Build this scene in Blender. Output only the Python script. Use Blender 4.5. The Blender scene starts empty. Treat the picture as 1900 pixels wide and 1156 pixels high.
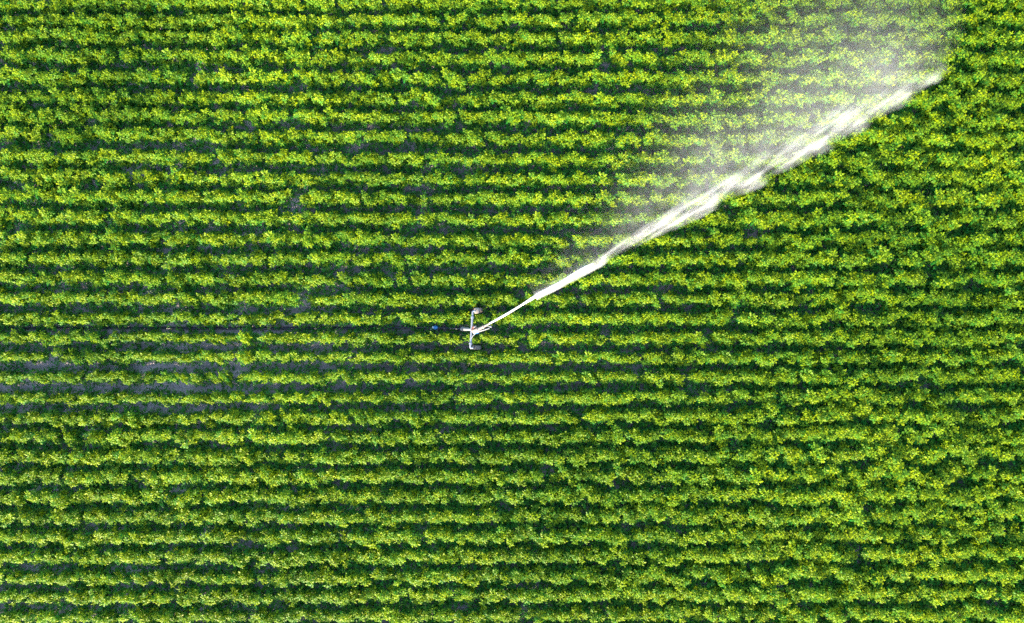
import bpy, math
import numpy as np
from mathutils import Vector

# ------------------------------------------------------------------ camera, sky, sun, exposure
S = bpy.context.scene
COL = S.collection
H = 26.0                      # the drone hangs 26 m over the field
cam_d = bpy.data.cameras.new("camera")
cam_d.lens, cam_d.sensor_width = 24.0, 36.0
cam_d.clip_start, cam_d.clip_end = 0.1, 2000.0
cam = bpy.data.objects.new("camera", cam_d)
cam.location = (0, 0, H)
COL.objects.link(cam)
S.camera = cam

SUN_ELEV, SUN_AZ = 17.5, 204.0          # azimuth clockwise from +Y: the sun stands below and left of the picture
world = bpy.data.worlds.new("World")
S.world = world
world.use_nodes = True
wn = world.node_tree
sky = wn.nodes.new("ShaderNodeTexSky")
sky.sky_type = 'NISHITA'
sky.sun_disc = False
sky.sun_elevation = math.radians(SUN_ELEV)
sky.sun_rotation = math.radians(SUN_AZ)
wn.links.new(sky.outputs[0], wn.nodes["Background"].inputs[0])
wn.nodes["Background"].inputs[1].default_value = 0.15

sun_d = bpy.data.lights.new("sun", 'SUN')
sun_d.energy, sun_d.angle, sun_d.color = 3.8, math.radians(0.5), (1.0, 0.85, 0.62)
sun = bpy.data.objects.new("sun", sun_d)
e, a = math.radians(SUN_ELEV), math.radians(SUN_AZ)
to_sun = Vector((math.sin(a) * math.cos(e), math.cos(a) * math.cos(e), math.sin(e)))
sun.rotation_euler = (-to_sun).to_track_quat('-Z', 'Y').to_euler()
sun.location = to_sun * 60
COL.objects.link(sun)

vs = S.view_settings
vs.view_transform, vs.look, vs.gamma = 'Standard', 'None', 1.0
vs.use_curve_mapping = False
vs.exposure = 2.5
S.cycles.use_denoising = False
S.cycles.max_bounces = 6
S.cycles.volume_bounces = 2
S.cycles.volume_max_steps = 256
S.cycles.transparent_max_bounces = 8

RNG = np.random.default_rng(11)
MPP = 39.0 / 1900.0                       # metres per photograph pixel on the ground


def ground(px, py, z=0.0):
    """World x, y of the point at height z that shows at photograph pixel (px, py)."""
    k = (H - z) / H * MPP
    return (px - 950.0) * k, (578.0 - py) * k


# ------------------------------------------------------------------ materials
def mat(name):
    m = bpy.data.materials.new(name)
    m.use_nodes = True
    nt = m.node_tree
    return m, nt, nt.nodes["Principled BSDF"], nt.nodes["Material Output"]


def plain(name, col, rough=0.5, metal=0.0, var=0.25, scale=9.0, bump=0.0):
    m, nt, p, _ = mat(name)
    tc = nt.nodes.new("ShaderNodeTexCoord")
    n = nt.nodes.new("ShaderNodeTexNoise")
    n.inputs["Scale"].default_value = scale
    n.inputs["Detail"].default_value = 5
    nt.links.new(tc.outputs["Object"], n.inputs["Vector"])
    r = nt.nodes.new("ShaderNodeValToRGB")
    r.color_ramp.elements[0].position, r.color_ramp.elements[1].position = 0.3, 0.72
    r.color_ramp.elements[0].color = (*[c * (1 - var) for c in col], 1)
    r.color_ramp.elements[1].color = (*[min(1, c * (1 + var)) for c in col], 1)
    nt.links.new(n.outputs["Fac"], r.inputs["Fac"])
    nt.links.new(r.outputs["Color"], p.inputs["Base Color"])
    p.inputs["Roughness"].default_value = rough
    p.inputs["Metallic"].default_value = metal
    if bump:
        b = nt.nodes.new("ShaderNodeBump")
        b.inputs["Strength"].default_value = bump
        b.inputs["Distance"].default_value = 0.01
        nt.links.new(n.outputs["Fac"], b.inputs["Height"])
        nt.links.new(b.outputs["Normal"], p.inputs["Normal"])
    return m


def leaf_material(name, young, old, trans, seam=0.0):
    m, nt, p, out = mat(name)
    at = nt.nodes.new("ShaderNodeAttribute")
    at.attribute_name = "tint"
    oi = nt.nodes.new("ShaderNodeObjectInfo")
    mx = nt.nodes.new("ShaderNodeMix")
    mx.data_type = 'RGBA'
    mx.inputs["A"].default_value = (*old, 1)
    mx.inputs["B"].default_value = (*young, 1)
    nt.links.new(at.outputs["Fac"], mx.inputs["Factor"])
    hsv = nt.nodes.new("ShaderNodeHueSaturation")
    mr = nt.nodes.new("ShaderNodeMapRange")
    mr.inputs["To Min"].default_value, mr.inputs["To Max"].default_value = 0.88, 1.12
    nt.links.new(oi.outputs["Random"], mr.inputs["Value"])
    nt.links.new(mr.outputs["Result"], hsv.inputs["Value"])
    vig = nt.nodes.new("ShaderNodeMix")
    vig.data_type, vig.blend_type = 'RGBA', 'MULTIPLY'
    vig.inputs["Factor"].default_value = 1.0
    nt.links.new(mx.outputs["Result"], vig.inputs["A"])
    nt.links.new(oi.outputs["Color"], vig.inputs["B"])
    nt.links.new(vig.outputs["Result"], hsv.inputs["Color"])
    nt.links.new(hsv.outputs["Color"], p.inputs["Base Color"])
    p.inputs["Roughness"].default_value = 0.42
    p.inputs["Specular IOR Level"].default_value = 0.10
    tr = nt.nodes.new("ShaderNodeBsdfTranslucent")
    mt = nt.nodes.new("ShaderNodeMix")
    mt.data_type, mt.blend_type = 'RGBA', 'MULTIPLY'
    mt.inputs["Factor"].default_value = 1.0
    mt.inputs["B"].default_value = (*trans, 1)
    nt.links.new(hsv.outputs["Color"], mt.inputs["A"])
    nt.links.new(mt.outputs["Result"], tr.inputs["Color"])
    ms = nt.nodes.new("ShaderNodeMixShader")
    ms.inputs[0].default_value = 0.36
    nt.links.new(p.outputs[0], ms.inputs[1])
    nt.links.new(tr.outputs[0], ms.inputs[2])
    nt.links.new(ms.outputs[0], out.inputs["Surface"])
    return m


M_LEAF = leaf_material("crop_leaf", (0.210, 0.262, 0.0005), (0.012, 0.150, 0.018), (1.35, 1.45, 0.4))
M_WEED = leaf_material("weed_leaf", (0.040, 0.19, 0.024), (0.014, 0.14, 0.022), (1.2, 1.3, 0.6))
M_RED = leaf_material("withered_leaf", (0.32, 0.12, 0.07), (0.16, 0.06, 0.05), (1.2, 1.0, 0.8))
M_STEM = plain("crop_stem", (0.10, 0.16, 0.03), 0.6)

# damp, cloddy soil
M_SOIL, nt, p, _ = mat("soil")
tc = nt.nodes.new("ShaderNodeTexCoord")
n1 = nt.nodes.new("ShaderNodeTexNoise"); n1.inputs["Scale"].default_value = 0.35; n1.inputs["Detail"].default_value = 6
n2 = nt.nodes.new("ShaderNodeTexNoise"); n2.inputs["Scale"].default_value = 14.0; n2.inputs["Detail"].default_value = 8
n2.inputs["Roughness"].default_value = 0.7
for n in (n1, n2):
    nt.links.new(tc.outputs["Object"], n.inputs["Vector"])
r1 = nt.nodes.new("ShaderNodeValToRGB")
r1.color_ramp.elements[0].position, r1.color_ramp.elements[1].position = 0.35, 0.65
r1.color_ramp.elements[0].color, r1.color_ramp.elements[1].color = (0.24, 0.20, 0.195, 1), (0.37, 0.31, 0.30, 1)
nt.links.new(n1.outputs["Fac"], r1.inputs["Fac"])
r2 = nt.nodes.new("ShaderNodeValToRGB")
r2.color_ramp.elements[0].position, r2.color_ramp.elements[1].position = 0.3, 0.75
r2.color_ramp.elements[0].color, r2.color_ramp.elements[1].color = (0.5, 0.48, 0.47, 1), (1.3, 1.28, 1.25, 1)
nt.links.new(n2.outputs["Fac"], r2.inputs["Fac"])
mm = nt.nodes.new("ShaderNodeMix"); mm.data_type, mm.blend_type = 'RGBA', 'MULTIPLY'
mm.inputs["Factor"].default_value = 1.0
nt.links.new(r1.outputs["Color"], mm.inputs["A"]); nt.links.new(r2.outputs["Color"], mm.inputs["B"])
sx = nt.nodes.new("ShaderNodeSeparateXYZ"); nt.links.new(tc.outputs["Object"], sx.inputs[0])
x_tone = nt.nodes.new("ShaderNodeMapRange"); x_tone.interpolation_type = 'SMOOTHSTEP'  # soil tone: lighter at the left, darker from the middle on
x_tone.inputs["From Min"].default_value, x_tone.inputs["From Max"].default_value = -19.0, 2.0
x_tone.inputs["To Min"].default_value, x_tone.inputs["To Max"].default_value = 1.3, 0.62
nt.links.new(sx.outputs[0], x_tone.inputs["Value"])
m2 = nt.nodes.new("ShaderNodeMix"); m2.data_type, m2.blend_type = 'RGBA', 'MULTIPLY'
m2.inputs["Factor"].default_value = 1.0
nt.links.new(mm.outputs["Result"], m2.inputs["A"]); nt.links.new(x_tone.outputs["Result"], m2.inputs["B"])
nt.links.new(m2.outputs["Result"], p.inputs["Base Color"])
p.inputs["Roughness"].default_value = 0.85
bp = nt.nodes.new("ShaderNodeBump"); bp.inputs["Strength"].default_value = 0.9; bp.inputs["Distance"].default_value = 0.05
nt.links.new(n2.outputs["Fac"], bp.inputs["Height"]); nt.links.new(bp.outputs["Normal"], p.inputs["Normal"])

M_GALV = plain("galvanised_steel", (0.22, 0.24, 0.29), 0.45, 0.3, 0.12, 14)
M_BRIGHT = plain("bright_zinc", (0.22, 0.22, 0.23), 0.45, 0.2, 0.12, 20)
M_CAST = plain("tan_casting", (0.25, 0.20, 0.165), 0.55, 0.0, 0.2, 12)
M_RUST = plain("red_primer", (0.20, 0.06, 0.04), 0.6, 0.0, 0.3, 15)
M_MUD = plain("dried_mud_rubber", (0.30, 0.20, 0.15), 0.9, 0.0, 0.3, 18, 0.5)
M_RUBBER = plain("dark_rubber", (0.20, 0.17, 0.15), 0.8, 0.0, 0.4, 16, 0.5)
M_HOSE = plain("black_pipe", (0.012, 0.012, 0.022), 0.38, 0.0, 0.3, 6)
M_BLUE = plain("blue_plastic", (0.035, 0.17, 0.42), 0.4, 0.0, 0.25, 16)
M_WHITE = plain("white_plastic", (0.75, 0.76, 0.78), 0.5, 0.0, 0.1, 12)

# water: drops and foam scatter nearly all the light
M_WATER, nt, p, out = mat("sprayed_water")
p.inputs["Base Color"].default_value = (0.80, 0.80, 0.83, 1)
p.inputs["Roughness"].default_value = 0.25
p.inputs["Specular IOR Level"].default_value = 0.4
tr = nt.nodes.new("ShaderNodeBsdfTranslucent"); tr.inputs["Color"].default_value = (0.82, 0.82, 0.85, 1)
ms = nt.nodes.new("ShaderNodeMixShader"); ms.inputs[0].default_value = 0.5
nt.links.new(p.outputs[0], ms.inputs[1]); nt.links.new(tr.outputs[0], ms.inputs[2])
nt.links.new(ms.outputs[0], out.inputs["Surface"])


# ------------------------------------------------------------------ mesh helpers
def mesh_from(name, verts, faces, mats, idx=None, tint=None, smooth=False):
    """faces: an (n, 3) or (n, 4) integer array, or a list of mixed tuples."""
    me = bpy.data.meshes.new(name)
    if isinstance(faces, np.ndarray):
        nf, k = faces.shape
        me.vertices.add(len(verts)); me.loops.add(nf * k); me.polygons.add(nf)
        me.vertices.foreach_set("co", np.asarray(verts, np.float32).ravel())
        me.loops.foreach_set("vertex_index", faces.astype(np.int32).ravel())
        me.polygons.foreach_set("loop_start", np.arange(nf, dtype=np.int32) * k)
        me.update(calc_edges=True)
    else:
        me.from_pydata([tuple(v) for v in verts], [], faces)
    for m in mats:
        me.materials.append(m)
    if idx is not None:
        me.polygons.foreach_set("material_index", np.asarray(idx, np.int32))
    if tint is not None:
        me.attributes.new("tint", 'FLOAT', 'POINT').data.foreach_set("value", np.asarray(tint, np.float32))
    if smooth:
        me.polygons.foreach_set("use_smooth", np.ones(len(me.polygons), bool))
    me.update()
    return me


def obj(name, me, parent=None, loc=(0, 0, 0)):
    o = bpy.data.objects.new(name, me)
    o.location = loc
    if parent is not None:
        o.parent = parent
    COL.objects.link(o)
    return o


def tag(o, label, cat=None, group=None, kind=None):
    o["label"] = label
    if cat: o["category"] = cat
    if group: o["group"] = group
    if kind: o["kind"] = kind
    return o


class Shape:
    """Collects tubes, lathes and boxes into one mesh."""
    def __init__(s): s.v, s.f = [], []

    def tube(s, pts, rad, n=14, cap=True):
        pts = [Vector(p) for p in pts]
        rad = rad if isinstance(rad, (list, tuple)) else [rad] * len(pts)
        b0 = len(s.v)
        up = None
        for i, q in enumerate(pts):
            d = ((pts[min(i + 1, len(pts) - 1)] - pts[max(i - 1, 0)])).normalized()
            if up is None:
                up = d.orthogonal().normalized()
            up = (up - d * up.dot(d)).normalized()
            w = d.cross(up)
            for k in range(n):
                t = 2 * math.pi * k / n
                s.v.append(q + (up * math.cos(t) + w * math.sin(t)) * rad[i])
        for i in range(len(pts) - 1):
            for k in range(n):
                s.f.append((b0 + i * n + k, b0 + i * n + (k + 1) % n, b0 + (i + 1) * n + (k + 1) % n, b0 + (i + 1) * n + k))
        if cap:
            s.f.append(tuple(b0 + k for k in reversed(range(n))))
            s.f.append(tuple(b0 + (len(pts) - 1) * n + k for k in range(n)))
        return s

    def box(s, c, size, rot=0.0, bev=0.12):
        """A box with chamfered vertical and horizontal edges."""
        c = Vector(c); hx, hy, hz = (x / 2 for x in size)
        q = min(hx, hy, hz) * bev * 2
        b0 = len(s.v)
        rings = [(-hz, q), (-hz + q, 0), (hz - q, 0), (hz, q)]
        for z, i in rings:
            x, y = hx - i, hy - i
            for (u, w) in ((x - q, -y), (x, -y + q), (x, y - q), (x - q, y), (-x + q, y), (-x, y - q), (-x, -y + q), (-x + q, -y)):
                s.v.append(c + Vector((u * math.cos(rot) - w * math.sin(rot), u * math.sin(rot) + w * math.cos(rot), z)))
        for r in range(3):
            for k in range(8):
                s.f.append((b0 + r * 8 + k, b0 + r * 8 + (k + 1) % 8, b0 + (r + 1) * 8 + (k + 1) % 8, b0 + (r + 1) * 8 + k))
        s.f.append(tuple(b0 + k for k in reversed(range(8))))
        s.f.append(tuple(b0 + 24 + k for k in range(8)))
        return s

    def lathe_y(s, c, prof, n=28):
        """Profile of (y, radius) turned about the Y axis through c."""
        c = Vector(c); b0 = len(s.v); m = len(prof)
        for k in range(n):
            t = 2 * math.pi * k / n
            for (y, r) in prof:
                s.v.append(c + Vector((r * math.cos(t), y, r * math.sin(t))))
        for k in range(n):
            for i in range(m - 1):
                k2 = (k + 1) % n
                s.f.append((b0 + k * m + i, b0 + k * m + i + 1, b0 + k2 * m + i + 1, b0 + k2 * m + i))
        return s

    def build(s, name, m, parent=None, smooth=True):
        me = mesh_from(name, s.v, s.f, [m])
        if smooth:
            me.polygons.foreach_set("use_smooth", np.ones(len(me.polygons), bool))
            me.set_sharp_from_angle(angle=math.radians(38))
        return obj(name, me, parent)


# ------------------------------------------------------------------ where the rows run (photograph pixels at the left, middle and right)
LEFT = [10, 43, 70, 105, 145, 184, 214, 250, 291, 329, 364, 404, 442, 479, 517, 553,
        591, 626, 661, 700, 739, 776, 809, 847, 883, 921, 957, 995, 1032, 1070, 1106, 1143]
MID = [9, 41, 74, 111, 148, 186, 221, 259, 297, 334, 370, 408, 446, 482, 520, 556,
       591, 628, 663, 700, 737, 773, 809, 845, 881, 918, 956, 993, 1030, 1067, 1102, 1139]
RIGHT = [10, 40, 74, 111, 149, 188, 225, 260, 298, 332, 369, 408, 445, 479, 516, 553,
         590, 625, 661, 698, 735, 769, 804, 841, 878, 914, 951, 987, 1024, 1060, 1097, 1134]
ROWS = [(a, b, c) for a, b, c in zip(LEFT, MID, RIGHT)]
N_IN = len(ROWS)
d0 = [y - 36.6 for y in ROWS[0]]; d1 = [y + 36.6 for y in ROWS[-1]]
ROWS = [tuple(d0)] + ROWS + [tuple(d1)]                 # one row more on either side, for a camera a step away
ZC = 0.34                                                # the height at which those centres were read


def row_py(r, px):
    a, b, c = ROWS[r]
    t = np.clip((np.asarray(px, float) - 120) / 1660.0, -0.08, 1.08)
    return a * (1 - t) * (1 - 2 * t) + 4 * b * t * (1 - t) + c * t * (2 * t - 1)


def smooth_noise(x, y, seed):
    """Value noise in 0..1 on unit cells."""
    x, y = np.asarray(x, float), np.asarray(y, float)
    xi, yi = np.floor(x).astype(np.int64), np.floor(y).astype(np.int64)
    u, v = x - xi, y - yi
    u, v = u * u * (3 - 2 * u), v * v * (3 - 2 * v)

    def h(i, j):
        n = (i * 374761393 + j * 668265263 + seed * 1442695041) & 0xFFFFFFFF
        n = ((n ^ (n >> 13)) * 1274126177) & 0xFFFFFFFF
        return ((n ^ (n >> 16)) & 0xFFFF) / 65535.0
    return (h(xi, yi) * (1 - u) + h(xi + 1, yi) * u) * (1 - v) + (h(xi, yi + 1) * (1 - u) + h(xi + 1, yi + 1) * u) * v


def blob(px, py, cx, cy, sx, sy):
    return np.exp(-((px - cx) / sx) ** 2 - ((py - cy) / sy) ** 2)


def closure(px, py):
    """How far the canopy has closed over the furrows: 0 open soil, 1 shut."""
    c = 0.42
    c = c + 0.70 * blob(px, py, 1820, 330, 400, 330) + 0.50 * blob(px, py, 1750, 960, 500, 260)
    c = c + 0.20 * blob(px, py, 1250, 960, 420, 170) + 0.20 * blob(px, py, 120, 280, 260, 240)
    c = c - 0.44 * blob(px, py, 250, 703, 560, 80) - 0.12 * blob(px, py, 900, 400, 500, 260) - 0.10 * blob(px, py, 1000, 690, 500, 70)
    c = c - 0.30 * blob(px, py, 480, 609, 520, 30)
    c = c + 0.20 * blob(px, py, 300, 900, 420, 130) - 0.12 * blob(px, py, 120, 1090, 300, 70)
    return c


# ------------------------------------------------------------------ the ground: one sheet, hilled up under the rows
def build_ground():
    xs = np.concatenate([[-700, -250, -90, -45], np.linspace(-24, 24, 241), [45, 90, 250, 700]])
    ys = np.concatenate([[-700, -250, -90, -40], np.linspace(-15.5, 15.5, 621), [40, 90, 250, 700]])
    X, Y = np.meshgrid(xs, ys)
    px = X / MPP + 950
    best = np.full(X.shape, 1e9)
    for r in range(len(ROWS)):
        cy = (578.0 - row_py(r, px)) * MPP * (H - ZC) / H
        best = np.minimum(best, np.abs(Y - cy))
    inside = (np.abs(X) < 24.1) & (np.abs(Y) < 15.6)
    ridge = 0.13 * np.clip(1 - (best / 0.34) ** 2, 0, 1)
    Z = np.where(inside, ridge + 0.05 * (smooth_noise(X * 4, Y * 9, 3) - 0.5) + 0.03 * (smooth_noise(X * 11, Y * 17, 4) - 0.5), 0.0)
    Z = np.where((best > 2) | ~inside, 0.0, Z)
    v = np.stack([X, Y, Z], -1).reshape(-1, 3)
    nx, ny = len(xs), len(ys)
    i = (np.arange(ny - 1)[:, None] * nx + np.arange(nx - 1)[None, :]).ravel()
    f = np.stack([i, i + 1, i + nx + 1, i + nx], -1)
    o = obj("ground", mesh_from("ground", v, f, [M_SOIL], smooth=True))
    tag(o, "grey brown damp soil showing in the furrows between rows", kind="structure")


build_ground()


# ------------------------------------------------------------------ leaves
def leaflets(base, dirv, nrm, length, width, fold, droop, tint):
    """Arrays of leaflets: five points and four small faces each, folded along the midrib."""
    n = len(base)
    d = dirv / np.linalg.norm(dirv, axis=1, keepdims=True)
    nr = nrm - d * (nrm * d).sum(1, keepdims=True)
    nr /= np.linalg.norm(nr, axis=1, keepdims=True) + 1e-9
    sd = np.cross(nr, d)
    L, W, F, D = (x[:, None] for x in (length, width, fold, droop))
    b = base
    mid = base + d * L * 0.48
    tip = base + d * L - nr * L * D
    lf = base + d * L * 0.42 + sd * W * 0.5 + nr * W * F
    rt = base + d * L * 0.42 - sd * W * 0.5 + nr * W * F
    v = np.stack([b, rt, tip, lf, mid], 1).reshape(-1, 3)
    k = np.arange(n)[:, None, None] * 5
    f = (np.array([[0, 1, 4], [1, 2, 4], [2, 3, 4], [3, 0, 4]])[None] + k).reshape(-1, 3)
    return v, f, np.repeat(tint, 5)


TRI = ((1.0, 0, 1.0), (0.55, 1, 0.85), (0.55, -1, 0.85))
FIVE = ((1.0, 0, 1.0), (0.68, 1, 0.85), (0.68, -1, 0.85), (0.36, 1, 0.66), (0.36, -1, 0.66))


def compound(rng, at, out, size, tint, z_bias, plan=FIVE, big=0.46):
    """One leaf: a terminal leaflet and one or two pairs along an arching rachis."""
    out = out / np.linalg.norm(out)
    side = np.cross(np.array([0, 0, 1.0]), out); side /= np.linalg.norm(side) + 1e-9
    up = np.cross(out, side)
    B, D, N, L, W, T = [], [], [], [], [], []
    for (s, lat, sz) in plan:
        p = at + out * size * s * 0.62 - np.array([0, 0, 1]) * size * 0.22 * s * s
        d = out * (1.0 if lat == 0 else 0.35) + side * lat * 0.95 - np.array([0, 0, 0.25]) + rng.normal(0, 0.15, 3)
        B.append(p); D.append(d)
        N.append(up + rng.normal(0, 0.24, 3) + np.array([0, 0, z_bias]))
        l = size * big * sz * rng.uniform(0.85, 1.2)
        L.append(l); W.append(l * rng.uniform(0.68, 0.85)); T.append(np.clip(tint + rng.normal(0, 0.07), 0, 1))
    return B, D, N, L, W, T


def make_plant(seed):
    rng = np.random.default_rng(seed)
    B, D, N, L, W, T = [], [], [], [], [], []
    sv, sf = [], []
    sunward = np.array([to_sun.x, to_sun.y, to_sun.z])

    def leaf(p, o, size, tint, zb, toward=0.0, plan=FIVE, big=0.46):
        r6 = compound(rng, p, o, size, tint, zb, plan, big)
        r6 = (r6[0], r6[1], [q + sunward * toward for q in r6[2]], *r6[3:])
        for q, x in zip((B, D, N, L, W, T), r6): q.extend(x)

    n_sh = rng.integers(6, 10)
    a0 = rng.uniform(0, 6.28)
    for s in range(n_sh):
        ang = a0 + 2.399963 * s + rng.normal(0, 0.35)
        r = 0.29 * math.sqrt((s + 0.25) / n_sh) * rng.uniform(0.75, 1.2)
        tip = np.array([r * math.cos(ang), 0.80 * r * math.sin(ang), 0.60 - 0.9 * (r * math.cos(ang)) ** 2 - 3.0 * (r * math.sin(ang)) ** 2 + rng.normal(0, 0.085)])
        lean = np.array([math.cos(ang), math.sin(ang), 0]) * (0.2 + 1.2 * r)
        vig, young = rng.uniform(0.85, 1.2), rng.uniform(0.45, 1.0)
        # crown of young leaves round the shoot tip; leaves turn towards the sun
        for k in range(rng.integers(8, 11)):
            a2 = 2.399963 * k + rng.uniform(0, 0.7)
            el = rng.uniform(-0.1, 0.8)
            o = np.array([math.cos(a2) * math.cos(el), math.sin(a2) * math.cos(el), math.sin(el)]) + lean * 0.4
            leaf(tip + np.array([0, 0, -0.014 * k]), o, vig * rng.uniform(0.105, 0.15), young - 0.055 * k + rng.normal(0, 0.08), 0.5, 0.9, TRI, 0.62)
        # older leaves lower on the same stem
        for k in range(rng.integers(4, 7)):
            f = rng.uniform(0.3, 0.8)
            p = tip * np.array([0.3 + 0.7 * f, 0.3 + 0.7 * f, f])
            a2 = ang + rng.normal(0, 1.1)
            o = np.array([math.cos(a2), math.sin(a2), rng.uniform(-0.25, 0.35)])
            leaf(p, o, rng.uniform(0.15, 0.22), rng.uniform(0.05, 0.45), 0.4)
        # the stem itself
        q0, b0 = np.array([tip[0] * 0.15, tip[1] * 0.15, -0.08]), len(sv)
        for q in (q0, tip * np.array([0.7, 0.7, 0.6]), tip):
            for j in range(3):
                sv.append(q + 0.006 * np.array([math.cos(2.09 * j), math.sin(2.09 * j), 0]))
        for i in range(2):
            for j in range(3):
                x, y = b0 + i * 3 + j, b0 + i * 3 + (j + 1) % 3
                sf += [(x, y, y + 3), (x, y + 3, x + 3)]
    # spreading bottom leaves
    for k in range(rng.integers(30, 38)):
        a2 = 2.399963 * k + rng.uniform(0, 0.8)
        r = rng.uniform(0.15, 0.39)
        q1 = np.array([r * math.cos(a2), r * math.sin(a2), rng.uniform(0.04, 0.36) * (1.25 - r)])
        b0 = len(sv)                                     # its stalk
        sv += [np.array([0, 0, 0.02]), q1 + np.array([0.006, 0, 0]), q1 - np.array([0.006, 0, 0])]
        sf.append((b0, b0 + 1, b0 + 2))
        leaf(q1, np.array([math.cos(a2), math.sin(a2), rng.uniform(-0.2, 0.25)]), rng.uniform(0.14, 0.20), rng.uniform(0.0, 0.3), 0.6)
    n = len(B)
    v, f, t = leaflets(np.array(B), np.array(D), np.array(N), np.array(L), np.array(W),
                       rng.uniform(0.10, 0.38, n), rng.uniform(0.05, 0.4, n), np.array(T))
    idx = np.concatenate([np.zeros(len(f)), np.ones(len(sf))])
    f = np.concatenate([f, np.array(sf) + len(v)])
    v = np.concatenate([v, np.array(sv)])
    t = np.concatenate([t, np.zeros(len(sv))])
    return mesh_from("plant", v, f, [M_LEAF, M_STEM], idx=idx, tint=t)


PLANTS = [make_plant(100 + i) for i in range(40)]

# ------------------------------------------------------------------ the crop rows
ORD = ["first", "second", "third", "fourth", "fifth", "sixth", "seventh", "eighth", "ninth", "tenth", "eleventh",
       "twelfth", "thirteenth", "fourteenth", "fifteenth", "sixteenth", "seventeenth"]
NOTE = {1: "cut by the top edge of the picture", 2: "passing above the mist", 3: "under the thin top of the mist", 4: "behind the mist at the jet's far end",
        5: "beside the far tip of the white jet", 6: "crossed near the jet's far end", 7: "crossed by the widest spray", 8: "crossed by the broad white spray",
        9: "crossed by the white spray", 10: "crossed by the white spray", 11: "crossed by the white spray", 12: "crossed by the middle of the jet",
        13: "crossed by the narrowing jet", 14: "crossed by the first burst of the jet", 15: "crossed by the thin jet", 16: "just above the cart's upper wheel",
        17: "under the upper half of the cart's beam", 18: "under the lower half of the cart's beam", 19: "just below the cart's lower wheel",
        20: "between wide bare furrows", 21: "between wide bare soil furrows", 22: "with a bare furrow along its upper side", 32: "cut by the bottom edge of the picture"}


def make_row(r):
    rng = np.random.default_rng(500 + r)
    inside = 1 <= r <= N_IN
    x0, y0 = ground(950, float(row_py(r, 950)), ZC)
    root = obj("crop_row", None, None, (x0, y0, 0))
    if r <= 16:
        lab = "leafy crop row, %s above the black hose" % ORD[16 - r]
    else:
        lab = "leafy crop row, %s below the black hose" % ORD[r - 17]
    if r in NOTE:
        lab += ", " + NOTE[r]
    tag(root, lab, "crop row", "leafy crop rows across the field")
    n = 98
    for k in range(n):
        px = 950 + ((k + 0.5) / n - 0.5) * 2090 + rng.normal(0, 4.5)
        py = float(row_py(r, px))
        c = float(closure(px, py)) + 0.35 * (float(smooth_noise(px / 60, py / 37 * 1.7, 21)) - 0.5)
        x, y = ground(px, py, ZC)
        y += rng.normal(0, 0.022 + 0.14 * max(0, c - 0.35))
        # the odd weak plant leaves a gap
        weak = rng.random() < 0.03
        sy = np.clip(0.68 + 0.60 * c + rng.normal(0, 0.06), 0.55, 1.45) * (0.72 if weak else 1)
        sx = np.clip(1.02 + 0.15 * c + rng.normal(0, 0.08), 0.75, 1.3) * (0.75 if weak else 1)
        sz = np.clip(0.95 + 0.08 * c + rng.normal(0, 0.08), 0.65, 1.2) * (0.75 if weak else 1)
        o = bpy.data.objects.new("plant", PLANTS[rng.integers(len(PLANTS))])
        o.parent = root
        # the leaves are turned to the sun already, so a plant is only twisted a little
        o.rotation_euler = (rng.normal(0, 0.06), rng.normal(0, 0.06), rng.normal(0, 0.4))
        o.location = (x - x0, y - y0, 0.05)
        o.scale = (sx, sy, sz)
        vg = 0.80 + 0.34 * float(smooth_noise(px / 260 + 3, py / 170 + 5, 51)) + 0.12 * (float(smooth_noise(px / 50, py / 37, 52)) - 0.5)
        vg -= 0.10 * float(blob(px, py, 1720, 380, 330, 260)) + 0.10 * float(blob(px, py, 150, 300, 380, 260))
        o.color = (vg * min(1.0, 0.35 + 0.65 * vg), vg, vg * 1.02, 1)
        COL.objects.link(o)


for r in range(len(ROWS)):
    make_row(r)


# ------------------------------------------------------------------ low weeds and stray leaves in the furrows
def build_weeds():
    rng = np.random.default_rng(77)
    n = 170000
    px, py = rng.uniform(-60, 1960, n), rng.uniform(-30, 1190, n)
    keep = smooth_noise(px / 34, py / 15, 31) * 0.6 + smooth_noise(px / 140, py / 60, 32) * 0.4
    lim = 0.54 - 0.44 * np.clip(closure(px, py) - 0.2, -0.4, 0.7)
    px, py = px[keep > lim], py[keep > lim]
    x, y = ground(px, py, 0.1)
    n = len(x)
    z = rng.uniform(0.04, 0.28, n)
    a = rng.uniform(0, 2 * math.pi, n)
    d = np.stack([np.cos(a), np.sin(a), rng.uniform(-0.2, 0.5, n)], -1)
    nr = np.stack([rng.normal(0, 0.35, n), rng.normal(0, 0.35, n), np.ones(n)], -1)
    L = rng.uniform(0.06, 0.12, n)
    v, f, t = leaflets(np.stack([x, y, z], -1), d, nr, L, L * rng.uniform(0.4, 0.7, n), rng.uniform(0.05, 0.3, n), rng.uniform(0, 0.4, n), rng.uniform(0, 1, n))
    o = obj("weeds", mesh_from("weeds", v, f, [M_WEED], tint=t))
    tag(o, "low dark green weeds growing in the shaded furrows", kind="stuff")


build_weeds()


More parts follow.
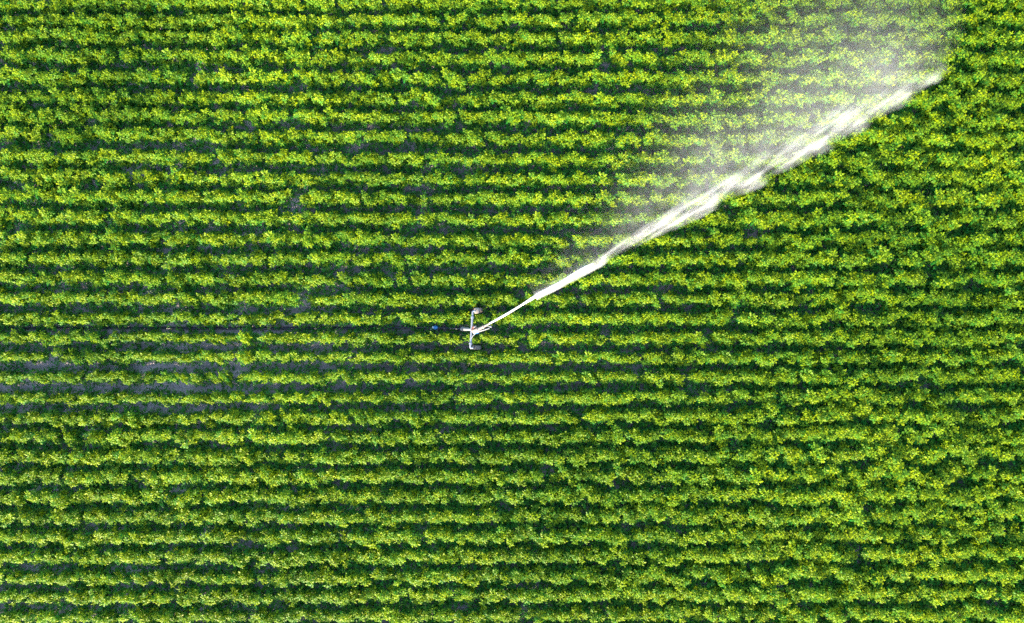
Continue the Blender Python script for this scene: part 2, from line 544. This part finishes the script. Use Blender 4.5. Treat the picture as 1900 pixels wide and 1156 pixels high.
def withered(px, py, seed, label):
    rng = np.random.default_rng(seed)
    B, D, N, L, W, T = [], [], [], [], [], []
    for k in range(16):
        a = 2.4 * k + rng.uniform(0, 0.5)
        o = np.array([math.cos(a), math.sin(a), rng.uniform(0.1, 0.9)])
        r6 = compound(rng, np.array([0, 0, 0.2 + 0.012 * k]), o, rng.uniform(0.09, 0.14), rng.uniform(0, 1), 0.4)
        for q, x in zip((B, D, N, L, W, T), r6): q.extend(x)
    n = len(B)
    v, f, t = leaflets(np.array(B), np.array(D), np.array(N), np.array(L), np.array(W), rng.uniform(0.1, 0.4, n), rng.uniform(0.05, 0.4, n), np.array(T))
    x, y = ground(px, py, 0.3)
    o = obj("withered_plant", mesh_from("withered_plant", v, f, [M_RED], tint=t), None, (x, y, 0.1))
    tag(o, label, "withered plant", "withered reddish plants")


withered(622, 661, 5, "withered reddish plant in the third crop row below the black hose")
withered(274, 738, 8, "withered reddish plant in the fifth crop row below the black hose")


# ------------------------------------------------------------------ the sprinkler cart
def P(px, py, z):
    x, y = ground(px, py, z)
    return Vector((x, y, z))


ZB = 0.86                                                # height of the cross beam
cart_at = P(875, 611, 0)
cart = obj("sprinkler_cart", None, None, cart_at)
tag(cart, "grey steel sprinkler cart on two small wheels astride two crop rows", "sprinkler")


def cpart(sh, name, m, parent=None, smooth=True):
    par = parent or cart
    off = cart_at
    sh.v = [v - off for v in sh.v]
    o = sh.build(name, m, par, smooth)
    return o


cpart(Shape().tube([P(876.6, 588, ZB), P(873.2, 639, ZB)], 0.040, 18), "cross_beam", M_GALV)
top_in, top_out = P(876.6, 590, ZB), P(877.0, 577.5, ZB)
bot_in, bot_out = P(873.2, 637, ZB), P(872.4, 645.5, ZB)
for (pi, po, wx, wy, wm, hz) in ((top_in, top_out, 886.5, 575.5, M_MUD, 0.30), (bot_in, bot_out, 884.5, 644.5, M_RUBBER, 0.24)):
    d = (po - pi).normalized()
    cpart(Shape().tube([pi - d * 0.02, pi + d * 0.05], 0.062, 18), "collar", M_GALV)
    wc = P(wx, wy, hz)
    hub = Vector((wc.x, wc.y, hz))
    arm_end = Vector((po.x + 0.10, po.y, ZB))
    leg_foot = Vector((wc.x - 0.115, po.y, hz))
    leg = Shape().tube([pi, po - d * 0.02, po + Vector((0.02, 0, 0)), arm_end], 0.036, 14)
    leg.tube([arm_end - Vector((0.03, 0, 0)), arm_end + Vector((0.0, 0, -0.03)), leg_foot, hub], 0.028, 12)
    lg = cpart(leg, "leg", M_GALV)
    w = obj("wheel", None, cart, hub - cart_at)
    R, hw = 0.16, 0.085
    prof = [(-hw * 0.8, R * 0.55), (-hw, R * 0.72), (-hw * 0.95, R * 0.92), (-hw * 0.6, R), (hw * 0.6, R), (hw * 0.95, R * 0.92), (hw, R * 0.72), (hw * 0.8, R * 0.55)]
    ty = Shape().lathe_y((0, 0, 0), prof)
    for k in range(16):                                   # tread lugs
        t = 2 * math.pi * k / 16
        b0 = len(ty.v)
        for (dt, rr) in ((-0.07, R - 0.004), (0.07, R - 0.004), (0.05, R + 0.012), (-0.05, R + 0.012)):
            for yy in (-hw * 0.8, hw * 0.8):
                ty.v.append(Vector((rr * math.cos(t + dt + yy * 1.5), yy, rr * math.sin(t + dt + yy * 1.5))))
        ty.f += [(b0, b0 + 2, b0 + 4, b0 + 6), (b0 + 1, b0 + 7, b0 + 5, b0 + 3), (b0, b0 + 1, b0 + 3, b0 + 2), (b0 + 2, b0 + 3, b0 + 5, b0 + 4),
                 (b0 + 4, b0 + 5, b0 + 7, b0 + 6), (b0 + 6, b0 + 7, b0 + 1, b0)]
    ty.build("tyre", wm, w)
    Shape().lathe_y((0, 0, 0), [(-hw * 0.9, 0.001), (-hw * 0.9, 0.03), (-hw * 0.5, 0.035), (-hw * 0.62, R * 0.56), (hw * 0.62, R * 0.56), (hw * 0.5, 0.035), (hw * 0.9, 0.03), (hw * 0.9, 0.001)]).build("rim", M_GALV, w)
    if wm is M_MUD:
        cpart(Shape().box(wc + Vector((-0.02, -0.02, 0.25)), (0.18, 0.21, 0.13), 0.04), "ballast_block", M_CAST)

# inlet pipe, riser and flanges
inl = Shape().tube([P(860, 610.2, 0.42), P(863, 610.5, 0.5), P(870, 611.2, 0.72), P(878, 611.5, 0.78)], [0.05, 0.05, 0.05, 0.05], 16)
inl.tube([P(857.2, 610.0, 0.36), P(859.2, 610.1, 0.40)], 0.085, 18)
inl.tube([P(861.5, 610.4, 0.46), P(867.0, 611.0, 0.60)], 0.066, 16)
cpart(inl, "inlet_pipe", M_BRIGHT)
ris = Shape().tube([P(879, 611.7, 0.72), P(879, 611.7, 0.98)], 0.06, 18)
ris.tube([P(879, 611.7, 0.90), P(879, 611.7, 0.93)], 0.10, 20)
cpart(ris, "riser", M_GALV)
brg = Shape().tube([P(879, 610.5, 0.98), P(879, 610.5, 1.08)], 0.085, 18)
brg.box(P(880.5, 607.3, 1.05), (0.13, 0.10, 0.10), 0.3)
cpart(brg, "bearing", M_RUST)

NOZ = P(908, 600.5, 1.36)
gun = Shape().tube([P(877.5, 613.8, 1.00), P(881, 613.2, 1.12), P(886, 611.6, 1.18), P(897, 606.4, 1.28), P(908, 600.5, 1.36)], [0.062, 0.066, 0.06, 0.047, 0.030], 18)
gun.tube([P(896, 606.9, 1.27), P(898, 605.9, 1.29)], 0.062, 18)
gun.tube([P(885, 612.0, 1.17), P(887, 611.2, 1.19)], 0.078, 18)
cpart(gun, "barrel", M_CAST)
drv = Shape().tube([P(878, 617.5, 1.02), P(884, 616.2, 1.06), P(896, 612.8, 1.10), P(908, 609.2, 1.12)], [0.03, 0.034, 0.028, 0.022], 12)
cpart(drv, "drive_arm", M_BRIGHT)
cpart(Shape().box(P(883.5, 616.8, 1.0), (0.17, 0.10, 0.12), 0.28), "drive_housing", M_BLUE)
cpart(Shape().tube([P(874.8, 628, 0.90), P(877, 624, 0.93), P(880.5, 619.8, 0.99)], 0.014, 8), "brace_rod", M_BRIGHT)
cpart(Shape().box(P(881.5, 606.2, 1.13), (0.10, 0.045, 0.05), 0.5), "trip_lever", M_BRIGHT)
cpart(Shape().tube([P(908, 605.5, 1.2), P(912, 606.5, 1.18)], 0.03, 10).tube([P(903, 605, 1.28), P(909, 605.8, 1.2)], 0.014, 8), "jet_breaker", M_BRIGHT)

# ------------------------------------------------------------------ the hose in the furrow
hose_pts = [P(px, py, z) for px, py, z in ((-260, 609.5, 0.09), (0, 609.6, 0.10), (150, 608.6, 0.10), (300, 608.8, 0.10), (450, 609.2, 0.11), (600, 608.9, 0.11),
            (700, 608.4, 0.12), (770, 607.6, 0.16), (790, 607.4, 0.20), (812, 607.9, 0.24), (835, 609.0, 0.29), (858, 610.0, 0.37))]


def spline(pts, sub):
    out = []
    for i in range(len(pts) - 1):
        p0, p1, p2, p3 = pts[max(i - 1, 0)], pts[i], pts[i + 1], pts[min(i + 2, len(pts) - 1)]
        for k in range(sub):
            t = k / sub
            out.append(0.5 * ((2 * p1) + (p2 - p0) * t + (2 * p0 - 5 * p1 + 4 * p2 - p3) * t * t + (3 * p1 - p0 - 3 * p2 + p3) * t ** 3))
    return out + [pts[-1]]


hose = Shape().tube(spline(hose_pts, 8), 0.038, 14).build("irrigation_hose", M_HOSE)
tag(hose, "black water hose lying along the furrow to the sprinkler cart", "hose")
cp = Shape().tube([P(804.6, 607.7, 0.22), P(805.2, 607.7, 0.22), P(811.6, 607.9, 0.24), P(812.2, 607.9, 0.24)], [0.06, 0.078, 0.078, 0.06], 20)
cp.box(P(808.4, 607.8, 0.295), (0.13, 0.06, 0.03), -0.03)
cp.build("coupling", M_BLUE, hose)
Shape().tube([P(802.2, 607.6, 0.215), P(804.6, 607.7, 0.22)], 0.05, 16).box(P(800.5, 610.8, 0.2), (0.06, 0.045, 0.05), 0.4).build("clamp", M_WHITE, hose)

# ------------------------------------------------------------------ the water
JET = np.array([(908, 600.5), (940, 583), (1000, 546), (1050, 519), (1100, 490), (1160, 456), (1200, 432), (1260, 404), (1300, 380), (1400, 322), (1500, 266), (1600, 209), (1700, 158), (1742, 139)], float)
arc = np.concatenate([[0], np.cumsum(np.linalg.norm(np.diff(JET, axis=0), axis=1))])
arc /= arc[-1]


def jet_px(t):
    return np.interp(t, arc, JET[:, 0]), np.interp(t, arc, JET[:, 1])


def jet_z(t):
    return 1.36 + 11.0 * t - 11.3 * t * t            # throws up to some four metres, then falls


JD = np.array([0.868, -0.496])                        # the jet's way across the picture, in pixels
JN = np.array([-0.496, -0.868])                       # to its upper left: downwind


def drops(px, py, z, length, thick, lean, rng):
    """Tiny four-sided drops stretched along their own flight."""
    x, y = ground(px, py, z)
    n = len(x)
    d = np.stack([lean[:, 0], -lean[:, 1], rng.normal(-0.15, 0.25, n)], -1)
    d /= np.linalg.norm(d, axis=1, keepdims=True)
    q = rng.normal(0, 1, (n, 3))
    u = np.cross(d, q); u /= np.linalg.norm(u, axis=1, keepdims=True)
    w = np.cross(d, u)
    c = np.stack([x, y, z], -1)
    L, T = length[:, None] * 0.5, thick[:, None] * 0.5
    v = np.stack([c + d * L, c - d * L * 0.4 + u * T, c - d * L * 0.4 + (-0.5 * u + 0.87 * w) * T, c - d * L * 0.4 + (-0.5 * u - 0.87 * w) * T, c - d * L], 1).reshape(-1, 3)
    f = (np.array([[0, 1, 2], [0, 2, 3], [0, 3, 1], [4, 2, 1], [4, 3, 2], [4, 1, 3]])[None] + np.arange(n)[:, None, None] * 5).reshape(-1, 3)
    return v, f


def join(parts):
    V, F, k = [], [], 0
    for v, f in parts:
        V.append(v); F.append(f + k); k += len(v)
    return np.concatenate(V), np.concatenate(F)


def build_water():
    rng = np.random.default_rng(9)
    # the solid stream out of the nozzle, roughening as it goes
    pts, rad = [], []
    for t in np.linspace(0, 0.235, 40):
        px, py = jet_px(t)
        pts.append(P(float(px), float(py), float(jet_z(t))))
        rad.append(0.030 + 0.20 * t + 0.010 * math.sin(70 * t) * min(1, t * 12))
    rad[-1], rad[-2], rad[-3] = 0.012, 0.04, 0.058
    sh = Shape().tube(pts, rad, 12)
    jet = sh.build("water_jet", M_WATER)
    tag(jet, "white jet of water shooting from the sprinkler cart over the crop", "water jet")
    # the broken jet and the mist: volumes in the jet's own frame, x along the jet, y downwind, z up
    nz = P(908, 600.5, 1.36); nz.z = 0
    end = P(1742, 139, 1.06); end.z = 0
    LX = (end - nz).length
    rot = math.atan2(end.y - nz.y, end.x - nz.x)
    sp = obj("spray", lane_mesh("spray", LX, [(0.10, -0.25, 0.45, 0.25), (0.2, -0.4, 1.2, 0.5), (0.5, -0.8, 2.4, 0.9), (0.8, -0.8, 2.6, 1.1), (1.0, -0.4, 1.6, 0.9), (1.03, -0.2, 1.2, 0.7)]), jet, nz)
    sp.rotation_euler = (0, 0, rot)
    sp.data.materials.append(spray_material(LX))
    mi = obj("mist", lane_mesh("mist", LX, [(-0.02, 0.4, 1.2, 0.3), (0.1, 0.1, 2.6, 0.6), (0.3, 0.0, 5.2, 0.9), (0.6, 0.0, 7.4, 1.6), (0.85, 0.0, 7.6, 1.8), (1.0, 0.0, 6.6, 1.8), (1.13, 1.0, 6.0, 1.6)]), None, nz)
    mi.rotation_euler = (0, 0, rot)
    mi.data.materials.append(mist_material(LX))
    tag(mi, "fine white mist drifting from the water jet over the crop", kind="stuff")


def arc_z(x, lx):
    """Height of the jet's axis at x metres along its ground track."""
    t = x / lx
    return 1.36 + 11.0 * t - 11.3 * t * t


def lane_mesh(name, lx, stations):
    """A closed lane along the jet: at each station (t, y0, y1, half height)."""
    v, f, m = [], [], 12
    ts = np.linspace(stations[0][0], stations[-1][0], 40)
    st = np.array(stations)
    for t in ts:
        y0, y1, h = (np.interp(t, st[:, 0], st[:, k]) for k in (1, 2, 3))
        zc = max(arc_z(t * lx, lx), h + 0.05)
        for k in range(m):
            a = 2 * math.pi * k / m
            v.append((t * lx, (y0 + y1) / 2 + (y1 - y0) / 2 * math.cos(a), zc + h * math.sin(a)))
    for i in range(len(ts) - 1):
        for k in range(m):
            f.append((i * m + k, i * m + (k + 1) % m, (i + 1) * m + (k + 1) % m, (i + 1) * m + k))
    f.append(tuple(reversed(range(m))))
    f.append(tuple((len(ts) - 1) * m + k for k in range(m)))
    return mesh_from(name, v, f, [])


class Nodes:
    """Small arithmetic helper for a volume's density."""
    def __init__(s, name):
        s.m = bpy.data.materials.new(name); s.m.use_nodes = True
        s.nt = s.m.node_tree; s.nt.nodes.clear()
        tc = s.nt.nodes.new("ShaderNodeTexCoord")
        sx = s.nt.nodes.new("ShaderNodeSeparateXYZ")
        s.nt.links.new(tc.outputs["Object"], sx.inputs[0])
        s.x, s.y, s.z = sx.outputs

    def op(s, kind, *args, clamp=False):
        n = s.nt.nodes.new("ShaderNodeMath"); n.operation = kind; n.use_clamp = clamp
        for i, q in enumerate(args):
            if hasattr(q, "links"): s.nt.links.new(q, n.inputs[i])
            else: n.inputs[i].default_value = q
        return n.outputs[0]

    def mul(s, *q):
        r = q[0]
        for k in q[1:]: r = s.op('MULTIPLY', r, k)
        return r

    def curve(s, fac, pts):
        """Piecewise linear value of fac through (position, value) points."""
        top = max(v for _, v in pts) or 1.0
        low = min(0.0, min(v for _, v in pts))
        n = s.nt.nodes.new("ShaderNodeValToRGB"); e = n.color_ramp.elements
        pts = sorted((min(q, 1.0), v) for q, v in pts)
        shade = lambda v: (*([(v - low) / (top - low)] * 3), 1)
        e[0].position, e[0].color = 0.0, shade(pts[0][1])
        e[1].position, e[1].color = 1.0, shade(pts[-1][1])
        for q, v in pts:
            if 0.0 < q < 1.0:
                n.color_ramp.elements.new(q).color = shade(v)
        s.nt.links.new(fac, n.inputs[0])
        return s.op('ADD', s.op('MULTIPLY', n.outputs[0], top - low), low)

    def noise(s, fx, fy, fz, detail=4, rough=0.55):
        cb = s.nt.nodes.new("ShaderNodeCombineXYZ")
        for i, q in enumerate((fx, fy, fz)): s.nt.links.new(q, cb.inputs[i])
        n = s.nt.nodes.new("ShaderNodeTexNoise")
        n.inputs["Scale"].default_value = 1.0; n.inputs["Detail"].default_value = detail; n.inputs["Roughness"].default_value = rough
        s.nt.links.new(cb.outputs[0], n.inputs["Vector"])
        return n.outputs["Fac"]

    def finish(s, density, color, aniso):
        v = s.nt.nodes.new("ShaderNodeVolumePrincipled")
        v.inputs["Color"].default_value = (*color, 1)
        v.inputs["Anisotropy"].default_value = aniso
        s.nt.links.new(density, v.inputs["Density"])
        o = s.nt.nodes.new("ShaderNodeOutputMaterial")
        s.nt.links.new(v.outputs[0], o.inputs["Volume"])
        return s.m


def spray_material(lx):
    N = Nodes("spray_water")
    t = N.op('DIVIDE', N.x, lx)
    # slugs: each grows to a blunt head on the windward edge and breaks off
    tips = [(0.235, 0.9), (0.445, 1.0), (0.535, 0.75), (0.67, 1.0), (0.76, 0.9), (0.885, 0.7), (1.0, 0.5)]
    edge, dens = [(0.0, 0.0)], [(0.0, 0.9), (0.10, 1.0)]
    base = lambda q: float(np.interp(q, [0, 0.235, 0.5, 1.0], [0.0, 0.16, 0.10, 0.10]))
    for k, (q, d) in enumerate(tips):
        w = float(np.interp(q, [0.2, 0.5, 0.8, 1.0], [0.08, 0.20, 0.24, 0.14]))
        edge += [(q - 0.006, -w * 0.40), (q + 0.012, w * 0.75)]
        dens += [(q - 0.03, d), (q + 0.001, d), (q + 0.012, d * 0.42)]
    ed = N.curve(t, edge[:31])
    de = N.curve(t, dens[:31])
    wob = N.op('MULTIPLY', N.op('SUBTRACT', N.noise(N.mul(N.x, 1.3), N.mul(N.y, 0.6), N.mul(N.z, 0.6), 1), 0.5), N.curve(t, [(0, 0.0), (0.2, 0.05), (0.5, 0.35), (1, 0.4)]))
    d = N.op('ADD', N.op('SUBTRACT', N.y, ed), wob)
    wid = N.curve(t, [(0, 0.07), (0.10, 0.10), (0.235, 0.17), (0.3, 0.21), (0.5, 0.42), (0.75, 0.48), (0.9, 0.38), (1.0, 0.25)])
    v = N.op('DIVIDE', d, wid)
    rise = N.op('MULTIPLY', N.op('ADD', v, 0.9), 1.2, clamp=True)
    vp = N.op('MAXIMUM', v, 0.0)
    fall = N.op('ADD', N.op('EXPONENT', N.mul(vp, vp, -1.0)), N.mul(N.op('EXPONENT', N.mul(vp, -0.5)), 0.11))
    # streaks that lie along the jet, fanning a little downwind
    ys = N.op('SUBTRACT', N.y, N.mul(N.x, 0.10))
    st = N.noise(N.mul(N.x, 0.7), N.mul(ys, 4.2), N.mul(N.z, 2.2), 5, 0.62)
    st = N.op('MULTIPLY', N.op('SUBTRACT', st, 0.36), 3.6, clamp=True)
    zt = N.op('ADD', N.op('MULTIPLY', t, 11.0), N.mul(t, t, -11.3))
    dz = N.op('DIVIDE', N.op('SUBTRACT', N.z, N.op('ADD', zt, 1.36)), N.op('ADD', N.mul(wid, 0.75), 0.02))
    vz = N.op('EXPONENT', N.mul(dz, dz, -1.0))
    den = N.mul(de, rise, fall, vz, N.op('ADD', N.op('ADD', N.mul(st, st, 1.1), N.mul(st, 0.3)), 0.05), N.curve(t, [(0, 25.0), (0.12, 10.0), (0.235, 4.8), (0.5, 1.6), (0.8, 1.25), (1, 1.4)]))
    m = N.finish(den, (0.97, 0.96, 1.0), 0.2)
    m.cycles.volume_step_rate = 0.3
    return m


def mist_material(lx):
    N = Nodes("mist_water")
    # drift: straight downwind by the nozzle, forward at the far end
    sh = N.mul(N.op('SUBTRACT', N.op('DIVIDE', N.x, lx), 0.35), 0.75, N.y)
    xs = N.op('SUBTRACT', N.x, sh)
    t = N.op('DIVIDE', xs, lx)
    L = N.curve(t, [(0, 0.2), (0.15, 0.35), (0.3, 0.85), (0.6, 1.9), (0.85, 2.5), (0.97, 2.0), (1.0, 1.6)])
    yp = N.op('MAXIMUM', N.y, 0.0)
    fall = N.op('EXPONENT', N.op('MULTIPLY', N.op('POWER', N.op('DIVIDE', yp, L), 1.35), -1.0))
    amp = N.curve(t, [(0, 0.0), (0.08, 0.0), (0.16, 0.20), (0.3, 0.21), (0.6, 0.17), (0.85, 0.115), (0.93, 0.115), (0.97, 0.08), (1.0, 0.0)])
    edge = N.op('MULTIPLY', N.op('SUBTRACT', N.y, 0.05), 1.6, clamp=True)
    n1 = N.noise(N.mul(xs, 0.55), N.mul(N.y, 0.30), N.mul(N.z, 0.5), 2, 0.6)
    n1 = N.op('MULTIPLY', N.op('SUBTRACT', n1, 0.20), 1.7, clamp=True)
    n2 = N.noise(N.mul(xs, 7.0), N.mul(N.y, 1.2), N.mul(N.z, 1.0), 2, 0.7)
    n2 = N.op('ADD', N.mul(N.op('SUBTRACT', n2, 0.5), 3.0), 1.0, clamp=False)
    n2 = N.op('MAXIMUM', n2, 0.15)
    m = N.finish(N.mul(amp, fall, edge, n1, n2), (0.97, 0.93, 1.0), 0.15)
    m.cycles.volume_step_rate = 0.5
    return m


build_water()
